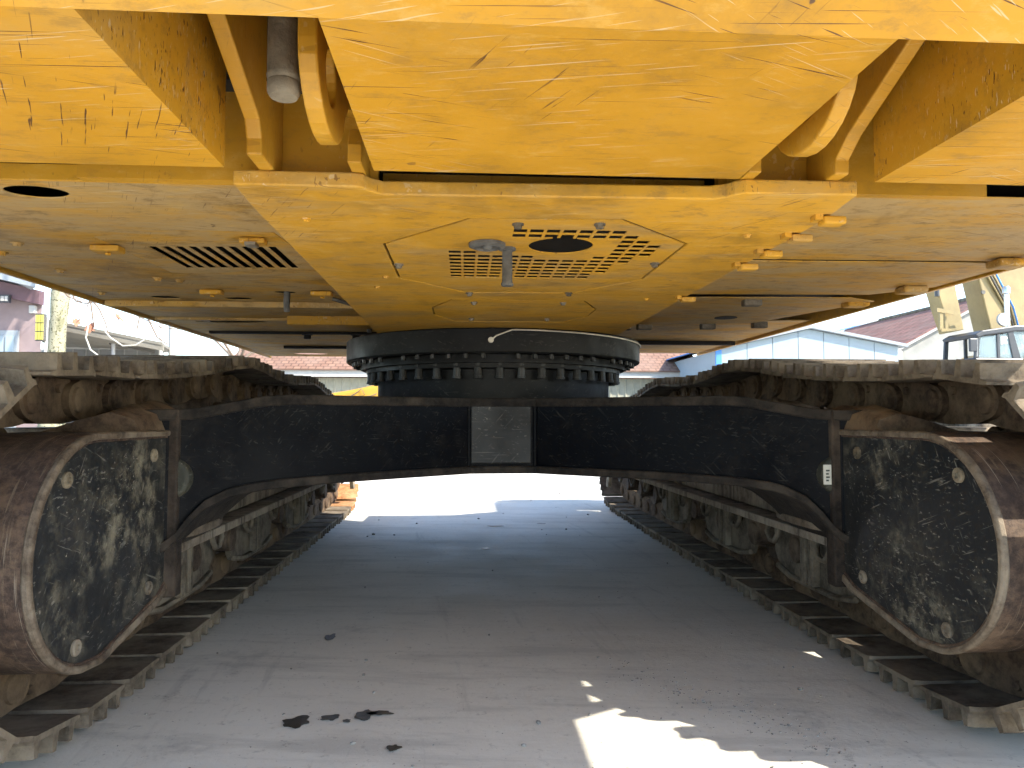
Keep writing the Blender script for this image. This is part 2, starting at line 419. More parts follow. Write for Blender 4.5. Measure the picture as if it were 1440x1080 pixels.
# --- main frame bottom plate with the two access covers
ZB = 1.15
def octo(x0, x1, y0, y1, cx, cy): return [(x0 + cx, y0), (x1 - cx, y0), (x1, y0 + cy), (x1, y1 - cy), (x1 - cx, y1), (x0 + cx, y1), (x0, y1 - cy), (x0, y0 + cy)]
lip = [(-.525, 1.166), (-.335, 1.166), (-.318, 1.171), (-.308, 1.188), (-.29, 1.205), (.276, 1.192), (.296, 1.182), (.306, 1.166), (.322, 1.156), (.515, 1.154),
       (.535, 1.3), (.54, 4.7), (-.54, 4.7), (-.53, 1.3)]
b = MB(); b.prism(lip, ZB, ZB + .025)
c = MB()
c.prism([(-.142, 1.338), (.15, 1.326), (.332, 1.505), (.332, 1.90), (.17, 2.12), (-.145, 2.135), (-.328, 1.92), (-.328, 1.55)], 1.0, 1.3)
c.prism(octo(-.262, .305, 2.26, 2.76, .07, .17), 1.0, 1.3)
belly = part('belly_plate', cut(b, c), 'belly', EX, bevel=.003)
# main cover with its grille
b = MB(); b.prism([(-.139, 1.344), (.147, 1.332), (.326, 1.508), (.326, 1.897), (.167, 2.115), (-.142, 2.129), (-.322, 1.918), (-.322, 1.553)], ZB + .001, ZB + .0035)
c = MB()
px, py = .0338, .0385
def cell(i, j, ox=-.187, oy=1.603): c.box(ox + i * px, ox + i * px + .0275, oy + j * py, oy + j * py + .030, 1.0, 1.3)
used = set()
for i in range(14):
    for j in range(-6, 8):
        xx, yy = -.187 + i * px + .0137, 1.603 + j * py + .015
        if i < 2: keep = 0 <= j <= 7
        elif i < 6: keep = 1 <= j <= 7
        elif i < 10: keep = 2 <= j <= 7
        elif i < 12: keep = (-4 if i == 11 else 1) <= j <= (7 if i == 10 else 5)
        else: keep = (-3 if i == 12 else -2) <= j <= (2 if i == 12 else 0)
        if j in (-5, -4) and 4 <= i <= 10: keep = True
        if (xx - .06) ** 2 + (yy - 1.545) ** 2 < .104 ** 2 and j > -4: keep = False
        if (xx + .056) ** 2 + (yy - 1.57) ** 2 < .03 ** 2: keep = False
        if keep: cell(i, j)
c.prism(circ(.06, 1.545, .071, 32), 1.0, 1.3)
cover = part('access_cover', cut(b, c), 'belly', EX)
for x, y in [(-.047, 1.372), (.112, 1.362), (-.312, 1.752), (.312, 1.70), (-.136, 2.138), (.162, 2.12)]:
    hexbolt('bolt', cover, (x, y, ZB + .001), 'z', .008, .010, 'stud', -1)
b = MB(); b.lathe([(.040, 0), (.040, -.006), (.030, -.010), (.026, -.006), (.012, -.006), (.008, -.014)], (-.102, 1.531, ZB), 'z', 26)
part('drain_plug', b, 'rubber', cover, smooth=35)
b = MB(); b.lathe([(.019, 1.152), (.019, 1.146), (.0115, 1.144), (.0115, 1.075), (.0135, 1.072), (.0135, 1.066), (.008, 1.066), (.008, 1.09)], (-.056, 1.57, 0), 'z', 18)
part('drain_pipe', b, 'rubber', cover, smooth=35)
b = MB(); b.prism(octo(-.257, .30, 2.265, 2.755, .068, .168), ZB + .001, ZB + .0035)
cov2 = part('access_cover', b, 'belly', EX)
for x, y in [(-.12, 2.31), (.17, 2.30), (-.125, 2.68), (.16, 2.67)]: hexbolt('bolt', cov2, (x, y, ZB + .001), 'z', .0075, .009, 'stud', -1)
b = MB(); b.box(-.45, .45, 1.25, 2.85, 1.22, 1.30); part('dark_backing', b, 'dark', EX)  # near-black sheet behind the openings, stands in for their shade
for i, (x, y) in enumerate([(-.45, 1.36), (-.40, 2.05), (.42, 2.2), (-.36, 1.9), (.43, 1.42)]): hexbolt('bolt', belly, (x, y, ZB), 'z', .006, .006, 'belly', -1)
# bearing seat: short collar under the belly plate ahead of the ring
# tabs bolted along the right edge of the belly plate
for x, y in [(.532, 1.275), (.533, 1.405), (.534, 1.545), (.535, 1.68), (.535, 2.15)]:
    b = MB(); b.box(x - .020, x + .024, y - .014, y + .016, ZB - .018, ZB - .003)
    t = part('tab', b, 'belly', belly, bevel=.004)
    b = MB(); b.box(x - .034, x - .020, y - .010, y + .012, ZB - .010, ZB + .001); part('tab_foot', b, 'belly', t)
# --- side pans
ZP = 1.24
def pan(pts, mat='pan', holes=(), z=ZP, name='belly_pan', th=.0035):
    b = MB(); b.prism(pts, z, z + th)
    if holes:
        c = MB()
        for h in holes: c.prism(h, z - .2, z + .2)
        b = cut(b, c)
    return part(name, b, mat, EX, bevel=.002)
slots = [[(-1.012 + i * .0361, 1.985 - i * .002), (-.990 + i * .0361, 1.985 - i * .002), (-.990 + i * .0361, 2.265 - i * .002), (-1.012 + i * .0361, 2.265 - i * .002)] for i in range(10)]
ventcut = [(-1.105, 1.885), (-.87, 1.807), (-.63, 1.812), (-.605, 2.10), (-.605, 2.30), (-.90, 2.36), (-1.09, 2.34)]
pA = pan([(-1.575, 1.445), (-.50, 1.445), (-.50, 2.90), (-1.575, 2.90)], 'pan',
         [circ(-1.035, 1.52, .062, 26, .04), ventcut, circ(-1.30, 2.815, .055, 20, .032), circ(-1.03, 2.83, .055, 20, .03), circ(-.815, 2.68, .04, 18, .028)])
b = MB(); b.prism([(x * .994 - .005, y * .994 + .012) for x, y in ventcut], ZP + .0005, ZP + .003)
c = MB()
for s_ in slots: c.prism(s_, 1.0, 1.4)
vent = part('vent_cover', cut(b, c), 'pan', EX)
for i in range(10):
    x = -.992 + i * .0361; y0 = 1.985 - i * .002
    b = MB(); b.prism([(x, ZP + .002), (x + .004, ZP + .002), (x - .014, ZP + .022), (x - .018, ZP + .022)], y0, y0 + .28, 'y')
    part('louver', b, 'pan', vent)
b = MB(); b.box(-1.08, -.62, 1.8, 2.36, ZP + .06, ZP + .08); part('dark_backing', b, 'dark', EX)
b = MB(); b.box(-1.55, -.52, 1.46, 2.9, ZP + .085, ZP + .1); part('dark_backing', b, 'dark', EX)
b = MB(); b.box(-1.575, -.527, 1.436, 1.4445, ZP - .002, ZP + .032); part('pan_flange', b, 'tab', pA, bevel=.002)
b = MB(); b.box(-1.57, -.50, 2.902, 2.93, ZP - .022, ZP + .012); part('cross_bar', b, 'pan', EX, bevel=.004)
b = MB(); b.box(-1.57, -.96, 3.36, 3.39, ZP - .012, ZP + .01); part('cross_bar', b, 'pan', EX, bevel=.003)
b = MB(); b.prism([(1.384, 1.104), (1.388, 1.118), (1.514, 1.196), (1.53, 1.185)], 1.166, 1.61); part('sun_gap_filler', b, 'tab', EX)  # added filler panel, blocks sun leaking past the counterweight corner
b = MB(); b.box(-.955, -.50, 3.28, 3.42, ZP - .04, ZP + .01); part('cross_bar', b, 'belly', EX, bevel=.006)
b = MB(); b.box(-1.5, -.6, 3.86, 3.89, ZP - .014, ZP + .01); part('cross_bar', b, 'dark', EX)
b = MB(); b.box(-1.3, -.7, 4.62, 4.66, ZP - .016, ZP + .01); part('cross_bar', b, 'dark', EX)
pB = pan([(-1.575, 2.935), (-.50, 2.935), (-.50, 3.87), (-1.575, 3.87)], 'pan', [circ(-1.27, 3.50, .17, 24, .05)])
pC = pan([(-1.57, 3.885), (-.50, 3.885), (-.50, 5.40), (-1.57, 5.40)], 'pan', [circ(-1.25, 5.2, .12, 20, .07)])
b = MB(); b.box(-1.55, -.52, 2.95, 5.38, ZP + .07, ZP + .09); part('dark_backing', b, 'dark', EX)
for x0, x1, y0, y1, z1 in ((-1.602, -1.585, 1.0, 5.42, 1.62), (1.512, 1.53, 1.19, 4.1, 1.62), (1.512, 1.53, 4.102, 5.02, 1.34)):
    b = MB(); b.box(x0, x1, y0, y1, ZP - .012, z1); part('side_skirt', b, 'tab', EX, bevel=.004)
# tabs, bolts and pipes under the left pans
for x, y in [(-1.115, 1.975), (-1.065, 2.63), (-.675, 2.635)]:
    b = MB(); b.box(x - .035, x + .04, y - .02, y + .025, ZP - .02, ZP - .003); t = part('tab', b, 'belly', pA, bevel=.004)
    hexbolt('bolt', t, (x + .005, y, ZP - .02), 'z', .008, .008, 'tab', -1, False)
b = MB(); b.box(-.73, -.665, 1.855, 1.89, ZP - .016, ZP - .002); t = part('latch', b, 'belly', pA, bevel=.004)
b = MB(); b.box(-.712, -.685, 1.845, 1.88, ZP - .024, ZP - .016); part('latch_pin', b, 'steel', t)
for x, y in [(-1.342, 1.968), (-1.45, 2.08), (-1.422, 2.32), (-1.17, 2.43), (-1.11, 2.46), (-1.49, 2.72)]: hexbolt('bolt', pA, (x, y, ZP), 'z', .011, .010, 'pan', -1)
b = MB(); b.tube([(-.812, 2.70, ZP + .03), (-.815, 2.705, ZP - .03), (-.817, 2.72, ZP - .064)], .0115, 10); part('drain_pipe', b, 'rubber', pA, smooth=40)
b = MB(); b.tube([(-.62, 3.55, ZP + .03), (-.62, 3.56, ZP - .04)], .012, 10); part('drain_pipe', b, 'rubber', pB, smooth=40)
for x, y in [(-.60, 4.05), (-.58, 4.3), (-1.0, 3.92), (-.74, 3.92)]: hexbolt('bolt', pC, (x, y, ZP - .004), 'z', .02, .03, 'dark', -1)
b = MB(); b.tube([(-.66, 2.78, ZP - .004), (-.60, 2.80, ZP - .02), (-.56, 2.83, ZP - .012), (-.53, 2.90, ZP - .02)], .008, 7); part('hose', b, 'rubber', pA, smooth=60)
# right pans
pR1 = pan([(.50, 1.425), (1.505, 1.425), (1.505, 2.005), (.50, 2.03)], 'pan')
pR2 = pan([(.50, 2.035), (1.505, 2.012), (1.505, 2.40), (1.36, 2.56), (.50, 2.60)], 'pan', z=ZP - .004)
pR3 = pan([(.50, 2.625), (1.30, 2.585), (1.44, 2.66), (1.22, 3.30), (.50, 3.42)], 'pan', z=ZP - .012)
pR4 = pan([(.50, 3.43), (1.505, 3.30), (1.505, 4.20), (.50, 4.22)], 'pan', z=ZP + .004)
pR5 = pan([(.50, 4.235), (1.505, 4.22), (1.505, 5.0), (.50, 5.0)], 'pan', z=ZP + .004)
b = MB(); b.box(.52, 1.5, 1.45, 4.98, ZP + .07, ZP + .09); part('dark_backing', b, 'dark', EX)
b = MB(); b.box(.54, 1.48, 4.20, 4.24, ZP - .02, ZP + .003); part('cross_bar', b, 'dark', EX)
c = MB()
b = MB(); b.lathe([(.05, 0), (.05, .002)], (1.02, 3.12, ZP - .0145), 'z', 20); part('drain_hole', b, 'dark', pR3)
for p, lst in ((pR1, [(1.415, 1.965)]), (pR2, [(1.40, 2.39)]), (pR3, [(1.37, 2.70)])):
    for x, y in lst:
        b = MB(); b.box(x - .03, x + .06, y - .03, y + .034, ZP - .028, ZP - .004); part('tab', b, 'pan', p, bevel=.008)
for x, y in [(.72, 3.40), (1.02, 3.36), (1.25, 3.30), (.95, 2.66), (.62, 3.42)]:
    b = MB(); b.box(x - .035, x + .035, y - .02, y + .02, ZP - .035, ZP - .006); part('tab', b, 'guard', pR3, bevel=.004)
for x, y in [(.62, 4.55), (.8, 4.7), (.9, 4.42), (.70, 4.82)]:
    b = MB(); b.box(x - .045, x + .045, y - .03, y + .03, ZP - .03, ZP + .002); part('tab', b, 'guard', pR5, bevel=.004)
# frame sides closing the gap above the belly plate
for s in (-1, 1):
    b = MB(); b.box(*sorted((s * .47, s * .495)), 1.25, 4.68, ZB + .026, ZP + .25); part('frame_side', b, 'clean', EX)
# --- house above (engine hood, deck, cab, boom foot): carries the shadow
b = MB(); b.prism([(-1.58, 1.13), (1.50, 1.13), (1.50, 4.1), (-.5, 4.1), (-.5, 5.05), (-1.58, 5.05)], 1.60, 2.35); part('engine_house', b, 'cw', EX, bevel=.03)
b = MB(); b.box(-1.38, 1.38, 1.117, 1.16, 1.30, 1.598); b.box(-1.56, 1.49, 1.16, 4.1, ZP + .11, 1.598); part('deck', b, 'dark', EX)
cabp = MB(); cabp.prism([(3.6, 2.36), (4.98, 2.36), (5.02, 3.0), (4.6, 3.35), (3.65, 3.35)], -1.56, -.55, 'x'); part('cab', cabp, 'glass_black', EX, bevel=.05)
bo = MB(); bo.tube([(0, 4.4, 2.36), (0, 6.2, 4.0), (0, 8.2, 4.9), (0, 10.2, 4.4)], [.3, .42, .42, .25], 4); part('boom', bo, 'cw', EX, bevel=.02)

# --- slewing bearing
BC = (0, 3.67, 0)
b = MB(); b.lathe([(.60, 1.15), (.735, 1.1495), (.74, 1.145), (.74, 1.052), (.735, 1.046), (.60, 1.046)], BC, 'z', 96)
ring = part('slewing_ring', b, 'bearing', EX, smooth=30)
b = MB(); b.lathe([(.55, 1.046), (.665, 1.0455), (.665, 1.012), (.55, 1.012)], BC, 'z', 96); r2 = part('bearing_race', b, 'bearing', EX, smooth=30)
b = MB(); b.lathe([(.50, 1.0125), (.640, 1.012), (.640, .992), (.585, .988), (.585, .845), (.50, .845)], BC, 'z', 96); r3 = part('bearing_pedestal', b, 'bearing', EX, smooth=30)
bm1 = MB().lathe([(.0115, .0), (.0115, -.018), (.009, -.02)], (0, 0, 0), 'z', 6).mesh('ring_bolt')
bm2 = MB().lathe([(.021, .0), (.021, -.012), (.017, -.013), (.017, -.055), (.02, -.056), (.02, -.066)], (0, 0, 0), 'z', 10).mesh('pedestal_bolt', 30)
rnd = random.Random(5)
for i in range(60):
    a = 2 * math.pi * i / 60
    if math.sin(a) > .45: continue
    if i % 7 == 3: continue
    link('ring_bolt', bm1, 'bearing2', ring, Matrix.Translation((.702 * math.cos(a), 3.67 + .702 * math.sin(a), 1.045)))
for i in range(42):
    a = 2 * math.pi * (i + .5) / 42
    if math.sin(a) > .45: continue
    link('pedestal_bolt', bm2, 'bearing2', r2, Matrix.Translation((.622 * math.cos(a), 3.67 + .622 * math.sin(a), 1.013)))
pts = []
for i in range(15):
    a = R(-86 + i * 5.2); pts.append((.745 * math.cos(a), 3.67 + .745 * math.sin(a), 1.142 - .010 * i / 14))
b = MB(); b.tube([(-.04, 2.925, 1.098), (-.02, 2.922, 1.115), (.045, 2.918, 1.14)] + pts[1:], .0035, 6); part('grease_line', b, 'wire', ring, smooth=60)
b = MB(); b.lathe([(.012, 0), (.012, .02)], (-.042, 2.915, 1.097), 'y', 10); part('grease_nipple', b, 'wire', ring)

# --- car body
def interp(x, t):
    for (a, u), (b_, v) in zip(t, t[1:]):
        if x <= b_: return u + (v - u) * (x - a) / (b_ - a)
    return t[-1][1]
ZT = [(0, .850), (.70, .848), (.77, .842), (.86, .82), (.94, .80), (1.05, .795)]
ZL = [(0, .585), (.56, .583), (.76, .576), (.85, .563), (.91, .53), (.945, .49), (.97, .45), (1.0, .415), (1.05, .40)]
def YF(x): return 2.80 if x < .128 else 2.80 - (x - .128) * .78
xs = [0, .10, .128, .2, .3, .4, .5, .6, .7, .74, .77, .80, .83, .86, .89, .91, .93, .95, .97, .99, 1.02, 1.05]
X = [-x for x in xs[::-1]] + xs[1:]
for far in (False, True):
    b = MB(); rings = []; top = []; bot = []
    for x in X:
        a = abs(x); yf = YF(a); yb = 3.70 if a < .4 else max(yf + .5 - max(0, a - .6) * .5, 3.70 - (a - .4) * 2.2)
        zt, zl = interp(a, ZT), interp(a, ZL)
        mir = (lambda y: 2 * 3.82 - y) if far else (lambda y: y)
        rings.append([(x, mir(yf), zl), (x, mir(yf), zt), (x, mir(yb), zt), (x, mir(yb), zl)])
        top.append([(x, mir(yf - .014), zt - .030), (x, mir(yf - .014), zt + .003), (x, mir(yb + .01), zt + .003), (x, mir(yb + .01), zt - .030)])
        bot.append([(x, mir(yf - .022), zl - .024), (x, mir(yf - .022), zl + .004), (x, mir(yb + .02), zl + .004), (x, mir(yb + .02), zl - .024)])
    b.loft(rings); body = part('car_body', b, 'beam', EX, smooth=25)
    t = MB(); t.loft(top); part('top_flange', t, 'flange', body, smooth=30, bevel=.004)
    t = MB(); t.loft(bot); part('bottom_flange', t, 'flange', body, smooth=30, bevel=.004)
    if not far: cbody = body
b = MB(); b.box(-.125, .112, 2.789, 2.802, .598, .832); part('front_plate', b, 'beamgrey', cbody, bevel=.005)
for x in (-.132, .126):
    b = MB(); b.tube([(x, 2.797, .592), (x, 2.797, .838)], .008, 8); part('weld_bead', b, 'beam', cbody, smooth=60)
# hub under the ring
for s in (-1, 1):
    # dusty rounded boss where each leg meets the track frame
    b = MB(); pr = [(s * (1.0 - .058 * math.cos(a)), .60 + .062 * math.sin(a)) for a in [R(-88 + 176 * i / 14) for i in range(15)]]
    b.prism([(s * 1.0, .538)] + pr[1:-1] + [(s * 1.0, .662)], 2.128, 2.21, 'y')
    boss = part('leg_boss', b, 'primer', cbody, bevel=.02, seg=3)
    # tie-down plate with slotted hole
    b = MB(); o = [(.985, 2.175), (.962, 2.24), (.955, 2.34), (.958, 2.44), (.975, 2.53), (1.01, 2.58), (1.06, 2.60), (1.10, 2.60), (1.10, 2.175)]
    b.prism([(s * x, y) for x, y in o], .418, .444)
    c = MB(); c.prism([(s * (1.02 + u), 2.45 + v) for u, v in circ(0, 0, .03, 18, .07)], .3, .6)
    part('tie_down_plate', cut(b, c), 'rim', cbody, bevel=.004)
b = MB(); b.box(.945, .968, 2.122, 2.1275, .572, .632); stk = part('sticker', b, 'sticker', cbody)
for k in range(4):
    b = MB(); z = .582 + k * .01; b.box(.951, .951 + (.011 if k % 2 else .008), 2.1205, 2.122, z, z + .005); part('sticker_mark', b, 'ink', stk)

# --- undercarriage sides
SPR, IDL = (1.74, .475), (6.08, .465)
def path():
    P = []
    y = 2.05
    while y < 5.75: P.append((y, .115)); y += .02
    def arc(c, r, a0, a1, n): return [(c[0] + r * math.cos(R(a0 + (a1 - a0) * i / n)), c[1] + r * math.sin(R(a0 + (a1 - a0) * i / n))) for i in range(n + 1)]
    P += arc(IDL, .335, -84, 92, 60)
    ctrl = [(6.07, .80), (5.75, .795), (5.4, .80), (5.15, .83), (4.82, .882), (4.47, .922), (4.15, .905), (3.8, .897), (3.5, .912), (3.22, .935), (2.95, .912), (2.62, .868), (2.3, .838), (2.0, .822), (1.78, .822)]
    for i in range(1, len(ctrl) - 2):
        p0, p1, p2, p3 = ctrl[i-1:i+3]
        for k in range(20):
            t = k / 20
            P.append(tuple(.5 * (2*p1[j] + (p2[j]-p0[j])*t + (2*p0[j]-5*p1[j]+4*p2[j]-p3[j])*t*t + (3*p1[j]-p0[j]-3*p2[j]+p3[j])*t**3) for j in (0, 1)))
    P += arc(SPR, .345, 88, 272, 60)
    P += [(1.85, .122), (1.95, .116)]
    return P
PT = path(); PT.append(PT[0])
Ls = [0]
for a, b_ in zip(PT, PT[1:]): Ls.append(Ls[-1] + math.dist(a, b_))
TOT = Ls[-1]; N = round(TOT / .2159); PITCH = TOT / N
def at(sv):
    sv %= TOT
    lo, hi = 0, len(Ls) - 1
    while hi - lo > 1:
        m = (lo + hi) // 2
        if Ls[m] <= sv: lo = m
        else: hi = m
    f = (sv - Ls[lo]) / max(1e-9, Ls[hi] - Ls[lo]); a, b_ = PT[lo], PT[hi]
    return a[0] + (b_[0] - a[0]) * f, a[1] + (b_[1] - a[1]) * f
# track shoe: triple grouser section swept across the width, ends cut back
def shoe_mesh():
    h = .115; t0, t1 = -.073, -.060
    prof = [(-.102, t1 + .004), (-.102, t0 + .006), (-.092, t0 - .004), (-.088, -h + .008), (-.072, -h + .008), (-.066, t0), (-.014, t0), (-.009, -h), (.009, -h), (.014, t0),
            (.060, t0), (.066, -h + .004), (.082, -h + .004), (.088, t0), (.112, t0 + .004), (.112, t1 - .002), (.096, t1), (-.09, t1)]
    b = MB(); rings = []
    for x, k in ((-.302, .90), (-.288, .955), (-.26, 1), (.26, 1), (.288, .955), (.302, .90)):
        rings.append([(x, y * k, z) for y, z in prof])
    b.loft(rings)
    return b.mesh('track_shoe')
def link_mesh():
    b = MB()
    for s in (-1, 1):
        x = s * .105
        pr = []
        pr += [(-.108 + .056 * math.cos(a), .012 + .05 * math.sin(a)) for a in [R(100 + 130 * i / 6) for i in range(7)]]
        pr += [(-.10, -.058), (.075, -.058)]
        pr += [(.108 + .056 * math.cos(a), .0 + .05 * math.sin(a)) for a in [R(-60 + 130 * i / 6) for i in range(7)]]
        pr += [(.075, .062), (-.06, .066)]
        b.prism(pr, x - .024, x + .024, 'x')
        b.lathe([(.040, x + s * .018), (.036, x + s * .032), (.026, x + s * .036)], (0, .108, 0), 'x', 14)
        b.lathe([(.014, x + s * .02), (.012, x + s * .034)], (0, -.03, -.03), 'x', 8)
    for v in b.bm.verts: v.co.x += math.copysign(1, v.co.x) * v.co.y * .09
    b.lathe([(.033, -.09), (.033, .09)], (0, -.108, 0), 'x', 12)
    return b.mesh('track_link', 35)
SM, LM = shoe_mesh(), link_mesh()
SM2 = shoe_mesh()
M['sunlit_rust'] = dirt_steel('sunlit_rust_orange', (.22, .10, .045), (.40, .20, .09), (.50, .32, .18), .5)  # rust tone warmed to carry the sunlight on the left far-end shoes
mud = [SM.copy() for _ in range(3)]
def roller_mesh(r, wd):
    b = MB(); b.lathe([(.04, -wd - .05), (.05, -wd - .05), (.055, -wd), (r + .025, -wd), (r + .025, -wd + .03), (r, -wd + .035), (r, wd - .035), (r + .025, wd - .03), (r + .025, wd), (.055, wd), (.05, wd + .05), (.04, wd + .05)], (0, 0, 0), 'x', 26)
    return b.mesh('roller', 35)
RM, CM = roller_mesh(.085, .15), roller_mesh(.07, .13)
D = (SPR[0] - .005, .47); GR = .267
def guard_poly(off=0.0):
    r = GR - off
    p = [(2.15 - off, .737 - off), (D[0], .737 - off)]
    p += [(D[0] + r * math.cos(a), D[1] + r * math.sin(a)) for a in [R(96 + (258 - 96) * i / 30) for i in range(31)]]
    p += [(D[0] + .03, .2005 + off), (2.08 - off * .3, .262 + off * 1.1), (2.15 - off, .295 + off)]
    return p
for s in (-1, 1):
    side = 'left' if s < 0 else 'right'
    # frame
    b = MB()
    prof = [(s * 1.08, .40), (s * 1.08, .70), (s * 1.12, .745), (s * 1.58, .745), (s * 1.63, .68), (s * 1.63, .40)]
    b.prism(prof, 2.18, 5.6, 'y')
    fr = part('track_frame', b, 'frame', EX, bevel=.008)
    b = MB(); b.box(*sorted((s * 1.005, s * 1.66)), 2.19, 5.58, .366, .395); part('frame_ledge', b, 'frame', fr, bevel=.004)
    b = MB(); b.box(*sorted((s * .972, s * 1.03)), 2.122, 2.172, .262, .80); part('end_plate', b, 'endp', fr, bevel=.006)
    b = MB(); b.box(*sorted((s * 1.03, s * 1.30)), 2.14, 2.18, .30, .76); part('bulkhead', b, 'roller', fr, bevel=.006)
    # dirt mound on top of the frame behind the guard
    b = MB(); rings = []
    rr = random.Random(11 + s)
    for i in range(9):
        y = 1.95 + i * .06; hgt = .035 + .03 * math.sin(i / 8 * math.pi) + rr.uniform(-.008, .008)
        rings.append([(s * 1.005, y, .735), (s * 1.02, y, .745 + hgt * .7), (s * 1.08, y, .75 + hgt * 1.1), (s * 1.16, y, .74 + hgt * .8), (s * 1.28, y, .73)])
    b.loft(rings); part('caked_mud', b, 'link', fr, smooth=60)
    # idler end bracket seen past the frame
    b = MB(); b.prism([(5.58, .36), (5.6, .66), (5.95, .60), (6.2, .53), (6.2, .40), (5.9, .33)], *sorted((s * 1.14, s * 1.17)), 'x'); part('idler_bracket', b, 'frame', fr, bevel=.004)
    b = MB(); b.prism([(5.72, .60), (5.80, .60), (6.02, .30), (6.06, .20), (5.98, .20)], *sorted((s * 1.055, s * 1.085)), 'x'); part('idler_scraper', b, 'stud', fr, bevel=.003)
    # roller guards
    for y0, y1 in ((2.24, 2.92), (3.10, 3.78), (4.05, 4.62)):
        b = MB(); L = y1 - y0
        b.prism([(y0, .367), (y0 + .01, .23), (y0 + .06, .17), (y0 + .16, .150), (y1 - .16, .150), (y1 - .06, .17), (y1 - .01, .23), (y1, .367), (y1 - .12, .367), (y1 - .16, .30), (y1 - .22, .30), (y1 - .26, .367), (y0 + .26, .367), (y0 + .22, .30), (y0 + .16, .30), (y0 + .12, .367)],
                *sorted((s * 1.135, s * 1.16)), 'x')
        gd = part('roller_guard', b, 'guard', EX, bevel=.004)
        b = MB(); b.tube([(s * 1.13, y0 + .05, .18), (s * 1.128, y0 + .17, .157), (s * 1.128, y1 - .17, .157), (s * 1.13, y1 - .05, .18)], .012, 6); part('guard_rim', b, 'guard', gd, smooth=60)
        for y in (y0 + .30, y0 + .36, y1 - .36, y1 - .30):
            b = MB(); b.box(*sorted((s * 1.105, s * 1.135)), y - .01, y + .01, .165, .366); part('rib', b, 'guard', gd, bevel=.004)
    for k in range(9):
        y = 2.30 + k * .405
        ro = link('track_roller', RM, 'roller', EX, Matrix.Translation((s * 1.37, y, .268)))
        b = MB(); b.box(*sorted((s * 1.13, s * 1.2)), y - .06, y + .06, .24, .366); b.lathe([(.05, s * 1.12), (.05, s * 1.19)], (0, y, .268), 'x', 14); part('roller_collar', b, 'roller', ro, bevel=.006)
        b = MB(); b.tube([(s * 1.115, y + .15 - .05, .38), (s * 1.10, y + .15 - .05, .31), (s * 1.10, y + .15 - .02, .28), (s * 1.10, y + .15 + .02, .28), (s * 1.10, y + .15 + .05, .31), (s * 1.115, y + .15 + .05, .38)], .011, 6); part('roller_bracket', b, 'guard', ro, smooth=60)
    for y, z in ((3.22, .80), (4.47, .787)):
        cr = link('carrier_roller', CM, 'roller', EX, Matrix.Translation((s * 1.37, y, z - .005)))
        b = MB(); b.box(*sorted((s * 1.16, s * 1.22)), y - .07, y + .07, .74, z + .02); part('roller_bracket', b, 'frame', cr, bevel=.006)
    # sprocket and idler
    b = MB(); prof = []
    n = 21
    for i in range(n * 4):
        a = 2 * math.pi * i / (n * 4); r = .335 if i % 4 in (0, 1) else .305
        prof.append((SPR[0] + r * math.cos(a), SPR[1] + r * math.sin(a)))
    b.prism(prof, s * 1.37 - .035, s * 1.37 + .035, 'x'); sp = part('sprocket', b, 'link', EX, bevel=.004)
    b = MB(); b.lathe([(.255, s * 1.12), (.255, s * 1.5), (.2, s * 1.58)], (0, SPR[0], SPR[1]), 'x', 40); part('final_drive', b, 'link', sp, smooth=35)
    b = MB(); b.lathe([(.10, -.16), (.25, -.15), (.265, -.07), (.29, -.06), (.29, .06), (.265, .07), (.25, .15), (.10, .16)], (s * 1.37, IDL[0], IDL[1]), 'x', 40); part('idler', b, 'link', EX, smooth=35)
    # motor guard
    b = MB(); rings = []
    o, i_ = guard_poly(0), guard_poly(.02)
    for xx in (1.0, 1.30):
        pass
    b.loft([[(s * 1.0, y, z) for y, z in o], [(s * 1.30, y, z) for y, z in o], [(s * 1.30, y, z) for y, z in i_], [(s * 1.0, y, z) for y, z in i_]], closed=True)
    gd = part('motor_guard', b, 'band', EX, smooth=35, bevel=.003)
    b = MB(); b.loft([[(s * .994, y, z) for y, z in guard_poly(-.003)], [(s * 1.012, y, z) for y, z in guard_poly(-.003)], [(s * 1.012, y, z) for y, z in guard_poly(.014)], [(s * .994, y, z) for y, z in guard_poly(.014)]], closed=True)
    part('guard_rim', b, 'rim', gd, smooth=35, bevel=.005)
    b = MB(); b.prism(guard_poly(.017), *sorted((s * 1.004, s * 1.016)), 'x')
    cv = part('motor_cover', b, 'cover', gd, bevel=.004)
    for y, z in ((2.035, .672), (1.605, .640), (2.02, .315), (1.66, .268)):
        b = MB(); b.lathe([(.018, 0), (.018, -s * .005), (.014, -s * .008), (.008, -s * .008), (.007, -s * .003)], (s * 1.004, y, z), 'x', 18); part('bolt', b, 'stud' if z > .5 else 'guard', cv, smooth=30)
    # chain
    b = MB()
    ring = []
    for k in range(N):
        y, z = at(k * PITCH + (.05 if s > 0 else .0)); b.lathe([(.022, -.14), (.022, .14)], (s * 1.37, y, z), 'x', 8)
    tr = part('track_chain', b, 'link', EX, smooth=40)
    rr = random.Random(20 + s)
    for k in range(N):
        off = .05 if s > 0 else .0
        a, c_ = at(k * PITCH + off), at((k + 1) * PITCH + off)
        th = math.atan2(c_[1] - a[1], c_[0] - a[0])
        mid = ((a[0] + c_[0]) / 2, (a[1] + c_[1]) / 2)
        rock = rr.uniform(-.006, .006)
        mw = Matrix.Translation((s * 1.37, mid[0], mid[1])) @ Matrix.Rotation(th, 4, 'X')
        link('track_shoe', SM2 if s < 0 and mid[0] > 6.05 and mid[1] < .72 else SM, 'sunlit_rust' if s < 0 and mid[0] > 6.05 and mid[1] < .72 else 'shoe', tr, mw @ Matrix.Translation((rr.uniform(-.004, .004), 0, 0)) @ Matrix.Rotation(rock, 4, 'X'))
        link('track_link', LM, 'link', tr, mw)

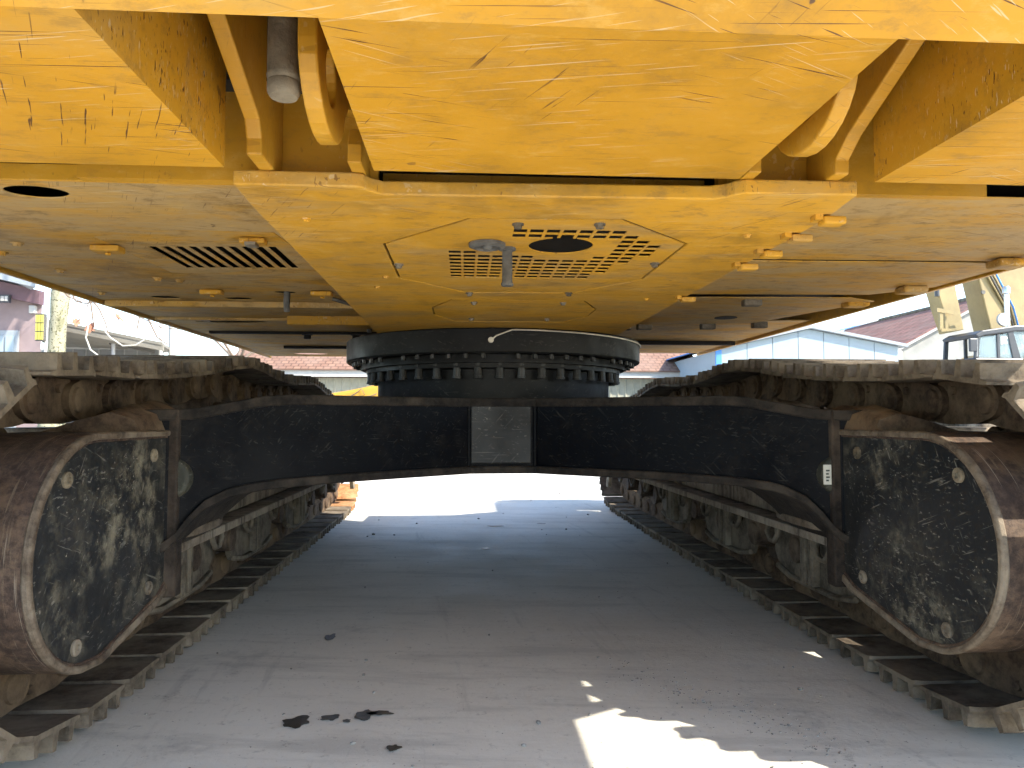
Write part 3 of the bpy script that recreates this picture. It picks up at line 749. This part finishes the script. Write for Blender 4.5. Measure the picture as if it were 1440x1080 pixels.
# ------------------------------------------------------------------ background
def slab(b, q, th):
    """four top corners (near-left, near-right, far-right, far-left), thickness downwards"""
    b.loft([[p for p in q], [(p[0], p[1], p[2] - th) for p in q]])
def uvquad(name, q, th, mat, parent, u=None):
    b = MB(); slab(b, q, th); me = b.mesh(name); uv = me.uv_layers.new(name='UVMap')
    q = [Vector(p) for p in q]; e = (q[1] - q[0]).normalized(); f = (q[3] - q[0]); f = (f - e * f.dot(e)).normalized()
    for lp in me.loops:
        d = me.vertices[lp.vertex_index].co - q[0]; uv.data[lp.index].uv = (d.dot(e), d.dot(f))
    return link(name, me, mat, parent)

# mauve house with dark fascia on the far left
H = empty('plaster_house', (-12, 16, 0), 'mauve plastered house with dark eaves behind the pale tree trunk', 'house')
b = MB(); b.loft([[(-16, 15, 0), (-8.70, 15, 0), (-12.6, 19, 0), (-16, 19, 0)], [(-16, 15, 4.9), (-8.70, 15, 3.30), (-12.6, 19, 3.3), (-16, 19, 4.9)]]); part('wall', b, 'pinkwall', H)
b = MB(); b.loft([[(-16.2, 14.5, 5.14), (-8.55, 14.5, 3.36), (-12.6, 19.2, 3.36), (-16.2, 19.2, 5.14)], [(-16.2, 14.5, 5.30), (-8.55, 14.5, 3.50), (-12.6, 19.2, 3.5), (-16.2, 19.2, 5.3)]]); rf = part('roof', b, 'fascia', H)
b = MB(); b.prism([(-16.2, 4.60), (-8.66, 3.08), (-8.66, 3.355), (-16.2, 5.13)], 14.80, 14.99, 'y'); part('fascia', b, 'purple', rf)
b = MB(); b.box(-9.60, -9.12, 14.93, 14.995, .05, 2.56); dr = part('door', b, 'fascia', H)
b = MB(); b.box(-9.54, -9.38, 14.90, 14.929, .2, 2.45); part('pane', b, 'bluewhite', dr)
b = MB(); b.box(-9.33, -9.17, 14.90, 14.929, .2, 2.45); part('pane', b, 'bluewhite', dr)
b = MB(); b.box(-8.905, -8.79, 14.90, 14.999, 3.03 - .12, 3.19 - .12); part('meter_box', b, 'white', H, bevel=.01)
S = empty('wall_sign', (-9.28, 14.7, 3.1), 'small dark sign with three white squares on the mauve house', 'sign')
b = MB(); b.box(-9.40, -9.17, 14.70, 14.775, 3.09, 3.245); part('board', b, 'glass_black', S)
for k in range(3):
    b = MB(); b.box(-9.385 + k * .07, -9.33 + k * .07, 14.69, 14.699, 3.12, 3.215); part('square', b, 'white', S)
b = MB(); b.loft([[(-9.50, 14.5, 3.0), (-9.40, 14.48, 3.02), (-9.38, 14.56, 3.05)], [(-9.52, 14.5, 3.2), (-9.43, 14.47, 3.23), (-9.40, 14.56, 3.22)], [(-9.47, 14.52, 3.3), (-9.44, 14.5, 3.31), (-9.43, 14.54, 3.3)]])
part('orange_rag', b, 'orange', label='orange rag hanging beside the dark wall sign', cat='rag')
# lamp panel on a white pole
L = empty('lamp_post', (-7.25, 12.5, 0), 'yellow grid lamp panel on a thin white pole beside the pale trunk', 'lamp')
b = MB(); b.tube([(-7.225, 12.55, 0), (-7.225, 12.55, 2.5)], .03, 10); part('pole', b, 'white', L, smooth=60)
b = MB(); b.box(-7.345, -7.20, 12.44, 12.52, 2.09, 2.55); part('housing', b, 'rubber', L, bevel=.008)
for k in range(3):
    for j in range(3):
        b = MB(); b.box(-7.333 + k * .043, -7.297 + k * .043, 12.425, 12.4395, 2.11 + j * .145, 2.238 + j * .145); part('lamp_cell', b, 'lampyel', L)
# plane tree
def limb(b, p, d, r, depth, rnd, twist=.35):
    n = 5; pts = [p]; rr = [r]
    for i in range(n):
        d = (d + Vector((rnd.uniform(-1, 1), rnd.uniform(-1, 1), rnd.uniform(-.6, .8))) * twist * .4).normalized()
        p = p + d * (r * 9 + .12); pts.append(p); rr.append(r * (1 - .10 * (i + 1)))
        if depth > 0 and i >= 1:
            for _ in range(1 if depth > 1 else 2):
                a = Vector((rnd.uniform(-1, 1), rnd.uniform(-1, 1), rnd.uniform(-.3, .7)))
                limb(b, p, (d * .7 + a * .8).normalized(), rr[-1] * .52, depth - 1, rnd)
    b.tube(pts, rr, 7 if r > .03 else 4)
def bare_tree(loc, r, h, label, name='plane_tree', seed=1, depth=3, mat='bark'):
    T = empty(name, loc, label, 'tree'); rnd = random.Random(seed)
    b = MB(); pts = []; rr = []
    for i in range(9):
        t = i / 8; pts.append((loc[0] + .06 * math.sin(t * 5 + seed) , loc[1] + .05 * math.sin(t * 7), t * h)); rr.append(r * (1.6 - .75 * min(1, t * 2.0)) * (1 + .10 * math.sin(i * 2.3)))
    b.tube(pts, rr, 16); part('trunk', b, mat, T, smooth=60)
    b = MB()
    for k in range(5):
        a = 2 * math.pi * k / 5 + .4
        limb(b, Vector(pts[-1]) - Vector((0, 0, .15)), Vector((math.cos(a), math.sin(a), .9)).normalized(), r * .5, depth, rnd)
    part('crown', b, mat if mat != 'bark' else 'twig', T, smooth=60)
    return T
PTREE = bare_tree((-6.75, 12.0, 0), .15, 3.6, 'pale mottled plane tree trunk with bare twigs in front of the canopy shed', seed=4)
b = MB(); b.lathe([(.02, -.10), (.20, -.07), (.26, 0), (.18, .08), (.02, .13)], (-6.70, 11.95, 1.74), 'z', 14); part('burl', b, 'bark', PTREE, smooth=60)
b = MB()
for pts in ([(-6.2, 11.3, 3.3), (-5.8, 11.1, 2.9), (-5.74, 11, 2.57), (-5.80, 11, 2.36), (-5.92, 11, 2.22)], [(-5.74, 11, 2.60), (-5.70, 11, 2.35), (-5.68, 11, 2.20)], [(-5.76, 11, 2.62), (-5.6, 11, 2.42), (-5.5, 11, 2.2), (-5.45, 11, 2.0)],
            [(-6.2, 11.2, 2.9), (-6.0, 11.1, 2.55), (-5.8, 11, 2.50), (-5.6, 11, 2.54), (-5.3, 11, 2.50)], [(-5.6, 11.2, 2.9), (-5.35, 11.1, 2.5), (-5.1, 11, 2.35), (-4.7, 11, 2.15), (-4.4, 11, 2.12)], [(-5.2, 11, 2.8), (-5.0, 11, 2.4), (-5.05, 11, 2.1)], [(-6.3, 11, 2.9), (-6.05, 11, 2.6), (-5.85, 11, 2.52)], [(-5.3, 11, 2.7), (-4.9, 11, 2.3), (-4.5, 11, 2.2), (-4.3, 11, 2.26)], [(-4.9, 11, 2.3), (-4.75, 11, 2.0), (-4.6, 11, 1.9)]):
    b.tube(pts, [.016, .013, .011, .008, .006][:len(pts)], 5)
tw = part('twig', b, 'twig', PTREE, smooth=60)
for x, y, z, k in ((-5.93, 11, 2.22, 1), (-5.68, 11, 2.17, 2), (-5.34, 11, 2.31, 3), (-5.30, 11, 2.27, 4), (-5.72, 10.98, 2.12, 5)):
    rnd = random.Random(k); m = Matrix.Translation((x, y, z)) @ Matrix.Rotation(rnd.uniform(0, 6), 4, 'Z') @ Matrix.Rotation(rnd.uniform(.6, 1.6), 4, 'X')
    b = MB(); pl = [(0, -.07), (.035, -.03), (.07, -.035), (.05, .01), (.055, .05), (.02, .04), (0, .085), (-.02, .04), (-.055, .05), (-.05, .01), (-.07, -.035), (-.035, -.03)]
    vv = [b.bm.verts.new(m @ Vector((u, v, .25 * abs(u)))) for u, v in pl]; cv_ = b.bm.verts.new(m @ Vector((0, 0, 0)))
    for i in range(12): b.bm.faces.new((vv[i], vv[(i+1) % 12], cv_))
    part('leaf', b, 'leaf', PTREE)
b = MB(); b.tube([(-5.70, 10.9, 2.16), (-5.73, 10.9, 1.98), (-5.66, 10.9, 1.8), (-5.5, 10.9, 1.68), (-5.4, 10.9, 1.55)], .012, 6)
b.tube([(-5.5, 10.9, 2.12), (-5.38, 10.9, 1.98), (-5.2, 10.9, 1.86), (-5.02, 10.9, 1.87), (-4.9, 10.9, 1.95), (-4.87, 10.9, 2.04)], .012, 6)
part('hanging_cable', b, 'cable', label='slack white cable hanging in loops from the bare twigs', cat='cable', smooth=60)
bare_tree((-8.6, 27, 0), .11, 3.0, 'thin bare tree behind the two white poles', 'bare_tree', 9, 3, 'twig')
# canopy shed
C = empty('canopy_shed', (-10, 19, 0), 'open canopy shed with beige roof and grey panel wall', 'shed')
b = MB(); slab(b, [(-10.8, 17, 3.30), (-7.15, 17, 2.56), (-9.0, 22.4, 2.88), (-12.6, 22.4, 2.98)], .07); part('roof', b, 'creamroof', C)
b = MB(); b.prism([(-10.8, 3.10), (-7.13, 2.36), (-7.13, 2.50), (-10.8, 3.24)], 17.02, 17.08, 'y'); part('edge_beam', b, 'creamroof', C)
for x, y in ((-8.38, 17.3), (-9.6, 17.3), (-7.3, 17.3), (-9.3, 21.8)):
    b = MB(); b.tube([(x, y, 0), (x, y, 2.55)], .045, 10); part('post', b, 'white', C, smooth=60)
for k in range(12):
    x = -13.6 + k * .37
    b = MB(); b.box(x, x + .34, 22.0, 22.03, 0, 2.86); part('panel', b, 'greywall', C)
    b = MB(); b.box(x + .34, x + .37, 21.98, 22.04, 0, 2.86); part('mullion', b, 'white', C)
b = MB(); b.box(-9.3, -9.2, 19.0, 21.5, 2.70, 2.80); part('rafter', b, 'rubber', C)
for x0, x1, lab in ((-8.46, -8.37, 'slim white pole at the end of the canopy shed'), (-8.21, -8.02, 'thick white pole beyond the canopy shed')):
    b = MB(); b.lathe([((x1 - x0) * .56, 0), ((x1 - x0) * .5, 1), ((x1 - x0) * .48, 6.2), (.02, 6.25)], ((x0 + x1) / 2, 20, 0), 'z', 12)
    part('pole', b, 'white', label=lab, cat='pole', smooth=50)
# long low building behind the ring
B = empty('tiled_building', (0, 32, 0), 'long low building with brown tiled roof and cream ribbed wall', 'building')
pts = []
x = -9.75; k = 0
while x < 9.9:
    pts += [(x, 30.0), (x + .22, 30.0), (x + .25, 29.96), (x + .30, 29.96)]; x += .33
pts += [(9.95, 30.0), (9.95, 36), (-9.75, 36)]
b = MB(); b.prism(pts, 0, 2.5); part('wall', b, 'creamwall', B)
b = MB(); b.box(-9.9, 10.05, 29.55, 29.62, 2.52, 2.78); part('fascia', b, 'white', B)
uvquad('roof', [(-9.95, 29.45, 2.83), (10.1, 29.45, 2.80), (9.6, 33.5, 5.0), (-9.5, 33.5, 5.0)], .05, 'tile2', B)
uvquad('roof', [(9.6, 33.5, 4.99), (-9.5, 33.5, 4.99), (-9.95, 37.5, 2.8), (10.1, 37.5, 2.8)], .05, 'tile2', B)
for y in (30.2,):
    b = MB(); b.prism([(30, 2.5), (33.5, 4.9), (36, 3.4), (36, 2.5)], -9.6, -9.5, 'x'); part('gable', b, 'creamwall', B)
    b = MB(); b.prism([(30, 2.5), (33.5, 4.9), (36, 3.4), (36, 2.5)], 9.7, 9.8, 'x'); part('gable', b, 'creamwall', B)
# yellow loader showing beside the pedestal
Y_ = empty('wheel_loader', (-1.6, 12.6, 0), 'bright yellow machine hood showing between the left track and the black pedestal', 'loader')
b = MB(); b.prism([(-3.1, .55), (.6, .55), (.6, 1.42), (-1.2, 1.40), (-1.64, 1.35), (-2.0, 1.27), (-2.35, 1.21), (-3.0, 1.12), (-3.1, 1.0)], 12.0, 13.4, 'y'); hd = part('hood', b, 'yellowfar', Y_, bevel=.05)
b = MB(); b.tube([(-2.1, 11.98, 1.12), (-1.95, 11.97, 1.2), (-1.85, 11.97, 1.28), (-1.80, 11.97, 1.18), (-1.9, 11.97, 1.14), (-1.7, 11.97, 1.16), (-1.6, 11.98, 1.2)], .008, 5); part('hose', b, 'rubber', hd, smooth=60)
for x in (-2.4, -.1):
    for y in (12.05, 13.1):
        b = MB(); b.lathe([(.2, 0), (.42, .02), (.46, .08), (.46, .2), (.42, .26), (.2, .28)], (x, y, .46), 'y', 24); part('wheel', b, 'glass_black', Y_, smooth=40)
# pale blue shed
U = empty('sheet_metal_shed', (12.3, 28, 0), 'pale blue sheet metal shed with low gable and blue trim', 'shed')
def gtop(x): return 3.27 + (4.04 - 3.27) * (x - 8.88) / (12.29 - 8.88) if x < 12.29 else 4.04 + (3.42 - 4.04) * (x - 12.29) / (15.7 - 12.29)
x = 9.05
while x < 15.6:
    x1 = min(x + .95, 15.65); pp = [(x, 0), (x1 - .02, 0), (x1 - .02, gtop(x1 - .02))] + ([(12.29, 4.04)] if x < 12.29 < x1 else []) + [(x, gtop(x))]
    b = MB(); b.prism(pp, 25.0, 25.05, 'y'); part('wall_panel', b, 'bluewhite', U); x = x1
b = MB(); b.prism([(8.9, 0), (15.66, 0), (15.66, 3.40), (12.29, 4.02), (8.9, 3.25)], 25.06, 32, 'y'); part('shell', b, 'bluewhite', U)
b = MB(); b.box(8.84, 9.04, 24.97, 25.07, 0, 3.28); part('corner_trim', b, 'blue', U)
for q in (((8.6, 3.22), (12.29, 4.06)), ((12.29, 4.06), (15.9, 3.40))):
    b = MB(); b.prism([q[0], q[1], (q[1][0], q[1][1] + .11), (q[0][0], q[0][1] + .11)], 24.8, 25.4, 'y'); part('verge_trim', b, 'fascia', U)
b = MB(); b.prism([(8.6, 3.34), (12.29, 4.18), (12.29, 4.22), (8.6, 3.38)], 25.4, 32.3, 'y'); part('roof_sheet', b, 'blue', U)
b = MB(); b.prism([(12.29, 4.18), (15.9, 3.52), (15.9, 3.56), (12.29, 4.22)], 25.4, 32.3, 'y'); part('roof_sheet', b, 'blue', U)
for k in range(9):
    xx = 9.9 + k * .26; zz = gtop(xx) + .2
    b = MB(); b.box(xx, xx + .2, 25.5, 25.6, zz - .02, zz + .22); part('ridge_rib', b, 'blue', U)
# red tiled house on the right
V = empty('gabled_house', (23, 36, 0), 'grey rendered house with red tiled roof rising behind the pale blue shed', 'house')
b = MB(); b.prism([(18.87, 0), (27.6, 0), (27.6, 3.98), (23.27, 6.22), (18.87, 3.94)], 30, 42, 'y'); part('wall', b, 'render', V)
uvquad('roof', [(18.45, 42.2, 3.80), (18.45, 29.75, 3.80), (23.27, 29.75, 6.34), (23.27, 42.2, 6.34)], .06, 'tile', V)
uvquad('roof', [(23.275, 42.2, 6.34), (23.275, 29.75, 6.34), (28.1, 29.75, 3.80), (28.1, 42.2, 3.80)], .06, 'tile', V)
b = MB(); b.tube([(23.27, 29.7, 6.36), (23.27, 42.2, 6.36)], .12, 8); part('ridge_cap', b, 'guard', V, smooth=60)
for q in (((18.45, 3.66), (23.27, 6.20)), ((23.27, 6.20), (28.1, 3.66))):
    b = MB(); b.prism([q[0], q[1], (q[1][0], q[1][1] + .1), (q[0][0], q[0][1] + .1)], 29.66, 29.74, 'y'); part('barge_board', b, 'white', V)
b = MB(); b.box(18.4, 18.75, 29.6, 30.0, 3.35, 3.75); part('gutter_box', b, 'white', V, bevel=.03)
b = MB(); b.tube([(18.9, 29.9, 3.4), (18.9, 29.9, 0)], .06, 8); part('downpipe', b, 'fascia', V, smooth=60)
b = MB(); b.tube([(13.5, 26.2, 3.3), (13.45, 26.2, 3.95), (13.52, 26.2, 4.08), (13.7, 26.25, 4.14), (14.6, 26.3, 4.37), (15.7, 26.4, 4.66)], .10, 12)
part('duct_pipe', b, 'tin', label='silver ventilation duct rising over the pale blue shed roof', cat='duct', smooth=50)
# second excavator on the right
E2 = empty('excavator', (13.2, 16.6, 0), 'cream excavator with dark cab and folded arm parked before the red tiled house', 'excavator')
for y in (15.5, 17.6):
    b = MB(); b.prism([(11.3, .35), (11.6, .02), (15.2, .02), (15.5, .35), (15.45, .7), (15.2, .9), (11.6, .9), (11.35, .7)], y - .3, y + .3, 'y'); part('track', b, 'shoe', E2, bevel=.05)
b = MB(); b.box(12.2, 14.6, 15.8, 17.3, .4, 1.15); part('car_body', b, 'guard', E2, bevel=.05)
b = MB(); b.prism([(12.55, 1.15), (15.9, 1.15), (16.0, 2.3), (13.2, 2.4), (12.95, 2.42), (12.72, 2.30), (12.55, 2.12)], 15.35, 17.9, 'y'); part('body', b, 'yellowfar', E2, bevel=.06)
cb = MB(); cb.box(11.42, 13.2, 15.45, 16.55, 1.1, 2.18); cab2 = part('cab', cb, 'glass_black', E2, bevel=.04)
b = MB(); b.prism([(11.42, 2.70), (11.60, 2.80), (12.4, 2.92), (13.3, 2.92), (13.3, 2.80), (12.4, 2.78), (11.66, 2.68), (11.48, 2.62)], 15.42, 16.58, 'y'); part('cab_roof', b, 'glass_black', cab2, bevel=.03)
for y in (15.45, 16.50):
    for q in ([(11.42, 2.17), (11.52, 2.17), (11.56, 2.66), (11.46, 2.66)], [(11.96, 2.17), (12.03, 2.17), (12.03, 2.72), (11.96, 2.72)], [(12.33, 2.17), (12.52, 2.17), (12.36, 2.79), (12.22, 2.76)], [(13.12, 2.17), (13.2, 2.17), (13.2, 2.80), (13.12, 2.80)]):
        b = MB(); b.prism(q, y, y + .06, 'y'); part('pillar', b, 'glass_black', cab2, bevel=.01)
for q in ([(11.53, 2.18), (11.955, 2.18), (11.955, 2.70), (11.57, 2.65)], [(12.035, 2.18), (12.325, 2.18), (12.22, 2.74), (12.035, 2.71)], [(12.53, 2.18), (13.115, 2.18), (13.115, 2.79), (12.37, 2.78)]):
    b = MB(); b.prism(q, 15.47, 15.48, 'y'); part('pane', b, 'glass', cab2)
b = MB(); b.box(12.06, 12.10, 15.462, 15.469, 2.48, 2.66); part('window_mark', b, 'sticker', cab2)
for k, (z0, z1) in enumerate(((2.50, 2.54), (2.56, 2.60), (2.61, 2.66))):
    b = MB(); b.box(12.11, 12.22 - .03 * (k % 2), 15.462, 15.469, z0, z1); part('window_mark', b, 'sticker', cab2)
b = MB(); b.box(11.20, 11.38, 15.30, 15.36, 2.30, 2.60); mr = part('mirror', b, 'glass_black', E2, bevel=.02)
b = MB(); b.tube([(11.36, 15.33, 2.58), (11.42, 15.36, 2.60), (11.44, 15.40, 2.2)], .012, 6); part('mirror_arm', b, 'white', mr, smooth=60)
b = MB(); b.lathe([(.15, 0), (.15, .06), (.11, .07), (.11, .03)], (12.27, 15.6, 3.08), 'y', 18); b.tube([(12.27, 15.63, 2.92), (12.2, 15.63, 2.99)], .02, 6); part('work_lamp', b, 'white', E2, smooth=40)
b = MB(); b.lathe([(.055, 2.3), (.055, 3.72), (.085, 3.74), (.085, 3.86), (.06, 3.9)], (12.58, 15.9, 0), 'z', 12); part('exhaust_pipe', b, 'tin', E2, smooth=40)
b = MB(); b.prism([(12.75, 2.2), (14.3, 2.2), (13.9, 4.6), (12.9, 5.8), (11.3, 6.3), (11.15, 5.9), (12.0, 5.0), (12.25, 4.55)], 16.45, 17.05, 'y'); bm_ = part('boom', b, 'boom_cream', E2, bevel=.03)
for k in range(4):
    b = MB(); b.tube([(12.25 + k * .09, 16.43, 4.75), (12.55 + k * .08, 16.40, 4.2), (12.95 + k * .07, 16.42, 3.5), (13.2 + k * .06, 16.42, 2.6)], .022, 6); part('hose', b, ['boom_cream', 'rubber', 'boom_cream', 'blue'][k], bm_, smooth=60)
b = MB(); b.lathe([(.05, 0), (.05, .03)], (12.42, 16.42, 3.86), 'y', 12); part('pin', b, 'rubber', bm_)
b = MB(); b.prism([(11.05, 6.1), (11.55, 6.2), (11.72, 4.3), (11.95, 2.95), (11.62, 2.88), (11.45, 3.4), (11.25, 4.1)], 16.5, 16.95, 'y'); ar = part('arm', b, 'boom_cream', E2, bevel=.02)
b = MB(); b.tube([(11.22, 16.45, 5.0), (11.26, 16.45, 3.75)], .055, 8); part('bucket_cylinder', b, 'glass_black', ar, smooth=50)
b = MB(); b.prism([(11.28, 2.92), (11.36, 2.92), (11.36, 3.42), (11.28, 3.42)], 16.4, 16.46, 'y'); b.prism([(11.2, 3.36), (11.62, 3.30), (11.62, 3.38), (11.2, 3.46)], 16.38, 16.398, 'y'); b.prism([(11.28, 2.88), (11.62, 2.90), (11.62, 2.96), (11.28, 2.95)], 16.36, 16.378, 'y'); b.prism([(11.46, 2.92), (11.54, 2.92), (11.54, 3.38), (11.46, 3.38)], 16.47, 16.495, 'y'); part('bucket_linkage', b, 'boom_cream', ar)
